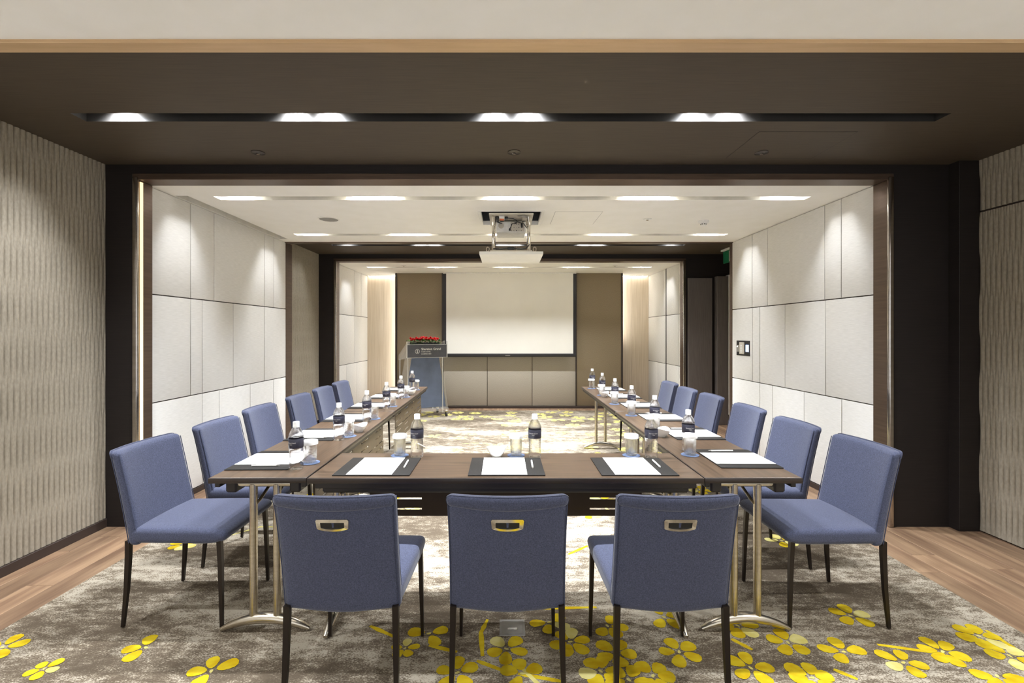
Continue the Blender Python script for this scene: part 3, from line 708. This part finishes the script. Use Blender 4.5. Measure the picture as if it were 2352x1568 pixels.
for i in range(150):
    x = R.uniform(-.285, .27); y = R.choice([R.uniform(-.02, .02), R.uniform(0, .18)]); z = R.uniform(.03, .095); a = R.uniform(0, 2*PI); l = R.uniform(.03, .055); w = l*.33; up = R.uniform(-.012, .03)
    d = Vector((math.cos(a), math.sin(a)*.8-.25, 0)); s_ = Vector((-math.sin(a), math.cos(a), .3))
    p = Vector((x, y, z))
    lf.add([p, p+d*l*.5+s_*w+Vector((0,0,up)), p+d*l+Vector((0,0,up*.6)), p+d*l*.5-s_*w+Vector((0,0,up*.7))], [(0,1,2), (0,2,3)])
tag(rs.build('roses', 'rose', fl, 60), None, kind='stuff'); tag(lf.build('foliage', 'leaf', fl, 0), None, kind='stuff')

# ------------------------------------------------------------------ PROJECTOR LIFT
PL = thing('projector_lift', 'white ceiling lift holding a projector over a lowered flap', 'projector lift', (.045, 4.54, 2.12))
MB().bbox(-.293, .293, -.285, .27, 0, .028, .003, 1).build('flap', 'cream_paint', PL, 0)
fr = MB()
for a, b, c, d in ((-.31, .31, -.29, -.262), (-.31, .31, .262, .29), (-.31, -.282, -.262, .262), (.282, .31, -.262, .262)): fr.bbox(a, b, c, d, .395, .44, .003, 1)
fr.build('opening_frame', 'cream_paint', PL, 0)
MB().box(-.29, .29, -.27, .27, .60, .62).box(-.29, -.282, -.27, .27, .44, .60).box(.282, .29, -.27, .27, .44, .60).box(-.29, .29, .262, .27, .44, .60).build('shaft', 'black_plastic', PL, 0)
MB().bbox(-.205, .205, -.262, .20, .372, .384, .002, 1).build('carrier_plate', 'beige_steel', PL, 0)
MB().bbox(-.195, .195, -.25, .02, .030, .045, .003, 1).build('flap_rail', 'beige_steel', PL, 0)
for s in (-1, 1):
    for y in (-.22, -.17):
        r = MB().tube([(s*.172, y, .045), (s*.172, y, .375)], .0075, 10).build('lift_rod', 'chrome', PL)
    MB().tube([(s*.160, -.23, .05), (s*.158, -.17, .20), (s*.160, -.23, .36)], .006, 8).build('scissor_arm', 'chrome', PL)
    MB().tube([(s*.150, -.16, .05), (s*.152, -.235, .20), (s*.150, -.16, .36)], .006, 8).build('scissor_arm', 'chrome', PL)
    e = MB(); pts = [(s*.215+.013*math.cos(a), -.26, .052+.020*math.sin(a)) for a in [2*PI*k/14 for k in range(15)]]
    e.tube(pts, .004, 6, cap=False); e.tube([(s*.215, -.26, .028), (s*.215, -.26, .034)], .006, 8); e.build('eye_bolt', 'steel', PL)
MB().tube([(-.01, -.24, .045), (-.01, -.24, .075)], .004, 8).tube([(.05, -.24, .045), (.05, -.24, .085)], .004, 8).build('bolt', 'steel', PL)
for pts in ([(-.165, -.24, .06), (-.10, -.245, .055), (-.04, -.25, .062), (.02, -.25, .07)], [(.02, -.25, .06), (.09, -.25, .055), (.14, -.245, .062), (.165, -.24, .10)]):
    MB().tube(pts, .006, 8).build('cable', 'black_plastic', PL)
MB().bbox(-.035, .03, -.262, -.23, .048, .072, .004, 1).build('cable_clip', 'black_plastic', PL)
# socket hardware under the carrier plate
MB().bbox(-.150, -.118, -.20, -.06, .345, .372, .010, 3).build('power_adapter', 'black_plastic', PL)
pb = MB().bbox(-.112, -.062, -.22, -.12, .346, .372, .004, 2).build('socket_box', 'white_plastic', PL)
MB().bbox(-.106, -.066, -.20, -.15, .340, .347, .003, 2).build('socket_light', 'orange', pb)
MB().bbox(-.062, -.03, -.19, -.165, .348, .368, .005, 2).build('plug', 'black_plastic', PL)
MB().bbox(-.104, -.068, -.135, -.09, .342, .362, .005, 2).build('plug', 'black_plastic', PL)
MB().tube([(-.03, -.178, .358), (.02, -.18, .352), (.055, -.13, .345), (.05, -.06, .336), (.0, -.04, .33), (-.08, -.05, .335), (-.135, -.08, .345)], .0042, 8).build('cable', 'black_plastic', PL)
MB().tube([(.06, -.235, .362), (.12, -.235, .364), (.16, -.20, .355), (.165, -.12, .33)], .008, 8).build('cable', 'grey_plastic', PL)
MB().bbox(.105, .15, -.18, -.06, .350, .372, .002, 1).build('bracket', 'beige_steel', PL, 0)
PJ = thing('projector', 'white projector hanging from the ceiling lift, rear sockets facing', 'projector', (.045, 4.54, 2.42))
MB().bbox(-.142, .142, -.055, .215, -.05, .060, .016, 3).build('body', 'white_plastic', PJ)
MB().lathe([(.001, -.001), (.026, -.001), (.028, .001), (.024, .002)], 20, Matrix.Translation((-.095, -.0555, .015)) @ Matrix.Rotation(PI/2, 4, 'X')).build('vent', 'beige_steel', PJ)
MB().box(-.005, .128, -.0562, -.0548, -.040, .050).build('socket_plate', 'beige_steel', PJ, 0)
for i in range(15):
    x = .004+(i % 5)*.024+R.uniform(-.003, .003); z = -.032+(i//5)*.030; w = R.choice([.004, .006, .009])
    MB().box(x-w/2, x+w/2, -.0575, -.056, z-.004, z+.004).build('socket', R.choice(['black_plastic', 'black_plastic', 'label_navy', 'grey_plastic']), PJ, 0)
MB().bbox(.095, .112, -.085, -.056, -.005, .030, .003, 1).build('plug', 'black_plastic', PJ)
MB().bbox(-.02, -.004, -.085, -.056, -.036, -.016, .003, 1).build('plug', 'black_plastic', PJ)
MB().tube([(-.012, -.085, -.026), (.01, -.11, .02), (.06, -.12, .035), (.12, -.11, .02), (.155, -.09, -.02)], .004, 8).build('cable', 'black_plastic', PJ)
MB().tube([(.103, -.085, .02), (.11, -.10, .045), (.15, -.10, .055)], .004, 8).build('cable', 'black_plastic', PJ)

# ------------------------------------------------------------------ CEILING FITTINGS
t = thing('ceiling_speaker', 'round flush ceiling speaker left of the projector', 'speaker', (-1.744, 4.574, ZC))
MB().lathe([(.088, -.001), (.100, -.001), (.100, -.006), (.090, -.007)], 32, close=True).build('rim', 'cream_paint', t)
MB().lathe([(.002, -.004), (.089, -.004), (.089, -.001)], 32).build('grille', 'grey_plastic', t)
def sprinkler(loc, lb, mat):
    t = thing('sprinkler', lb, 'sprinkler', loc, 0, 'ceiling sprinklers')
    MB().lathe([(.012, -.001), (.042, -.001), (.044, -.004), (.020, -.008), (.012, -.008)], 20, close=True).build('escutcheon', mat, t)
    MB().tube([(0, 0, 0), (0, 0, -.012)], .007, 8).tube([(-.010, 0, -.002), (-.011, 0, -.008), (0, 0, -.013)], .0022, 6).tube([(.010, 0, -.002), (.011, 0, -.008), (0, 0, -.013)], .0022, 6).build('head', 'chrome', t)
    MB().lathe([(.002, -.0145), (.011, -.0145), (.011, -.0130)], 14).build('deflector', 'chrome', t)
for x, y, z, lb, mat in ((-1.676, 3.146, ZD, 'chrome sprinkler left on the front dark ceiling', 'dark_metal'), (.053, 3.14, ZD, 'chrome sprinkler at the middle of the front dark ceiling', 'dark_metal'), (1.723, 3.146, ZD, 'chrome sprinkler right on the front dark ceiling', 'dark_metal'),
                         (1.385, 4.574, ZC, 'small sprinkler on the cream ceiling right of the projector', 'white_plastic'), (-1.70, 7.72, ZC, 'tiny sprinkler left on the ceiling before the screen', 'white_plastic'), (1.80, 7.72, ZC, 'tiny sprinkler right on the ceiling before the screen', 'white_plastic')):
    sprinkler((x, y, z), lb, mat)
t = thing('smoke_detector', 'white smoke detector on the cream ceiling at right', 'detector', (1.965, 4.645, ZC))
MB().lathe([(.003, 0), (.052, 0), (.052, -.018), (.044, -.026), (.003, -.026)], 26).build('housing', 'white_plastic', t, 50)
MB().lathe([(.003, -.026), (.028, -.026), (.026, -.044), (.020, -.050), (.003, -.050)], 20).build('sensor', 'white_plastic', t, 40)
for k in range(8):
    a = 2*PI*k/8; MB().bbox(-.006, .006, .0265, .0285, -.040, -.032, .0005, 1, T=Matrix.Rotation(a, 4, 'Z')).build('vent', 'black_plastic', t, 0)
def hatch(x0, x1, y0, y1, z, mat, lb):
    g = MB()
    for a, b, c, d in ((x0, x1, y0, y0+.003), (x0, x1, y1-.003, y1), (x0, x0+.003, y0, y1), (x1-.003, x1, y0, y1)): g.box(a, b, c, d, z-.0006, z)
    t = thing('access_hatch', lb, 'hatch', (0, 0, 0)); g.build('gap', mat, t, 0)
    MB().bbox(x0+.003, x1-.003, y0+.003, y1-.003, z-.0012, z, .0004, 1).build('cover', 'cream_paint' if z < 2.6 else 'dark_ceiling', t, 0)
hatch(.45, .89, 4.29, 4.79, ZC, 'grey_plastic', 'flush square access hatch in the ceiling beside the projector')
hatch(1.53, 2.13, 2.82, 3.25, ZD, 'black_lacquer', 'flush access hatch in the dark ceiling at right')
t = thing('exit_sign', 'green exit sign hanging at the far right ceiling', 'sign', (3.20, 6.70, ZD))
MB().bbox(-.045, .02, -.16, .16, -.022, 0, .003, 1).build('mount', 'white_plastic', t, 0)
MB().bbox(-.008, .008, -.16, .16, -.20, -.022, .003, 1).build('face', 'exit_green', t, 0)
MB().box(-.0086, -.008, -.15, -.02, -.185, -.04).build('pale_field', 'print_white', t, 0)
# wall control
t = thing('wall_control_panel', 'recessed black control panel with lit screen on right cream wall', 'control panel', (CR-.003, 5.47, 1.225))
MB().bbox(-.004, .008, -.155, .145, -.088, .088, .002, 1).build('frame', 'black_plastic', t, 0)
MB().bbox(-.008, -.004, .075, .125, -.045, .035, .002, 1).build('switch_plate', 'grey_plastic', t, 0)
MB().bbox(-.016, -.004, -.05, .055, -.07, .07, .003, 1).build('keypad', 'beige_steel', t, 0)
for k in range(5): MB().bbox(-.019, -.016, -.01, .025, -.052+k*.019, -.039+k*.019, .001, 1).build('button', 'white_plastic', t, 0)
MB().box(-.0060, -.004, -.14, -.075, -.04, .04).build('lit_screen', 'screen_lit', t, 0)
MB().lathe([(.001, 0), (.006, 0), (.006, .002)], 12, Matrix.Translation((-.0082, .112, .018)) @ Matrix.Rotation(-PI/2, 4, 'Y')).build('indicator', 'led', t)
# floor socket box
t = thing('floor_socket_box', 'grey floor socket box set in the carpet under the middle chair', 'socket box', (.028, 2.205, FZ))
MB().bbox(-.060, .060, -.058, .062, -.004, .003, .002, 2).build('frame', 'grey_plastic', t)
lid = MB().bbox(-.050, .050, -.046, .052, .003, .005, .001, 1).build('cover', 'grey_plastic', t)
MB().bbox(-.022, .024, -.022, -.008, .005, .0062, .0004, 1).build('latch', 'chrome', lid, 0)

# ------------------------------------------------------------------ CARPET BLOSSOMS (tufted pattern, flat on the carpet)
fy, fp = MB(), MB()
ZP = 0.0072
def petal(mb, cx, cy, a, r0, r1, w, z=ZP):
    d = (math.cos(a), math.sin(a)); s_ = (-d[1], d[0]); pts = []
    n = 12
    for k in range(n):
        q = 2*PI*k/n; u = (1-math.cos(q))/2; h = math.sin(q)*w*(0.55+0.45*u)*R.uniform(.93, 1.07)
        rr = r0+(r1-r0)*u; pts.append((cx+d[0]*rr+s_[0]*h, cy+d[1]*rr+s_[1]*h, z))
    mb.add(pts, [tuple(range(n))])
def flower(x, y, r, n=5, pale=.3):
    a0 = R.uniform(0, 2*PI); z = ZP + R.uniform(0, .0006)
    for k in range(n):
        if R.random() < .08: continue
        petal(fp if R.random() < pale else fy, x, y, a0+2*PI*k/n+R.uniform(-.12, .12), r*.20, r*R.uniform(.95, 1.12), r*R.uniform(.36, .47), z+R.uniform(0, .0007))
    petal(fp, x, y, a0, -r*.12, r*.12, r*.09, z)
def stem(pts, w, mb=None):
    mb = mb or fy; vs = []; fs = []
    zs = ZP-R.uniform(.0002, .0008); P_ = [Vector((a, b, zs)) for a, b in pts]; Q = []
    for i in range(len(P_)-1):
        for k in range(5): Q.append(P_[i].lerp(P_[i+1], k/5))
    Q.append(P_[-1])
    for i, p in enumerate(Q):
        d = (Q[min(i+1, len(Q)-1)]-Q[max(i-1, 0)]).normalized(); s_ = Vector((-d.y, d.x, 0)); ww = w*(0.55+0.45*math.sin(PI*(i+.6)/(len(Q)+.2)))*R.uniform(.8, 1.2)
        vs += [p+s_*ww, p-s_*ww]
    for i in range(len(Q)-1): fs.append((2*i, 2*i+1, 2*i+3, 2*i+2))
    mb.add(vs, fs)
NEAR = [(-2.236, 2.066, 0.105), (-1.599, 2.066, 0.105), (-1.217, 1.921, 0.105), (-0.360, 2.162, 0.105), (-0.449, 2.061, 0.070), (0.000, 2.058, 0.105), (0.208, 2.246, 0.105), (0.289, 2.104, 0.105), (0.066, 1.908, 0.105), (0.389, 1.921, 0.105), (0.478, 2.030, 0.105), (0.772, 2.287, 0.105), (0.493, 1.873, 0.105), (1.103, 2.219, 0.105), (1.269, 2.098, 0.105), (1.017, 1.940, 0.105), (1.701, 2.298, 0.105), (1.476, 2.038, 0.105), (1.680, 1.971, 0.105), (2.174, 2.140, 0.105), (2.174, 2.011, 0.105), (1.909, 2.038, 0.105), (1.236, 1.884, 0.105), (1.995, 1.894, 0.105), (0.597, 1.896, 0.105), (-0.202, 1.913, 0.105), (0.481, 2.219, 0.105), (0.756, 2.038, 0.105), (-1.920, 1.933, 0.070)]
for x, y, r in NEAR: flower(x, y, r*.88, R.choice([5, 5, 6]), .12)
for pts in [[(-0.649, 2.219), (-0.516, 2.140)], [(-0.091, 2.270), (-0.118, 2.171), (-0.103, 2.011)], [(-0.346, 2.081), (-0.215, 2.038)], [(-0.126, 1.984), (-0.005, 1.921)], [(0.048, 1.908), (0.221, 1.866)], [(0.170, 2.359), (0.459, 2.370)], [(1.027, 2.125), (1.084, 2.052)], [(1.661, 2.086), (1.905, 2.024)], [(2.252, 2.187), (2.248, 2.044)], [(1.358, 1.933), (1.416, 1.877)], [(0.390, 2.937), (0.534, 3.057)]]: stem(pts, .011)
spots = list(NEAR)
def spread(n, x0, x1, y0, y1, r0, r1, pale):
    for _ in range(n):
        for _t in range(12):
            x, y, r = R.uniform(x0, x1), R.uniform(y0, y1), R.uniform(r0, r1)
            if all((x-a)**2+(y-b)**2 > (r+c)**2*1.15 for a, b, c in spots): break
        else: continue
        spots.append((x, y, r)); flower(x, y, r, R.choice([5, 5, 6]), pale)
        if R.random() < .3:
            a = R.uniform(0, 2*PI); stem([(x, y), (x+.25*math.cos(a), y+.2*math.sin(a)), (x+.42*math.cos(a+.4), y+.38*math.sin(a+.4))], .010, fp)
spread(26, -.1, 2.0, 6.6, 8.3, .09, .13, 1.0)
spread(24, .2, 2.2, 4.6, 6.6, .09, .13, 1.0)
spread(13, -1.6, .2, 7.4, 8.3, .08, .12, 1.0)
spread(12, -1.0, .2, 4.2, 7.2, .08, .12, 1.0)
spread(14, -2.2, -.7, 2.9, 5.2, .08, .12, .5)
spread(8, .6, 2.2, 2.9, 4.4, .08, .12, .6)
spread(14, -.3, 2.3, .2, 1.72, .10, .13, .15)
spread(6, -2.3, -.5, .2, 1.7, .09, .12, .3)
for mb, nm in ((fy, 'flower_yellow'), (fp, 'flower_pale')):
    tag(mb.build('blossom_pattern', nm, carpet, 0), None, kind='stuff')
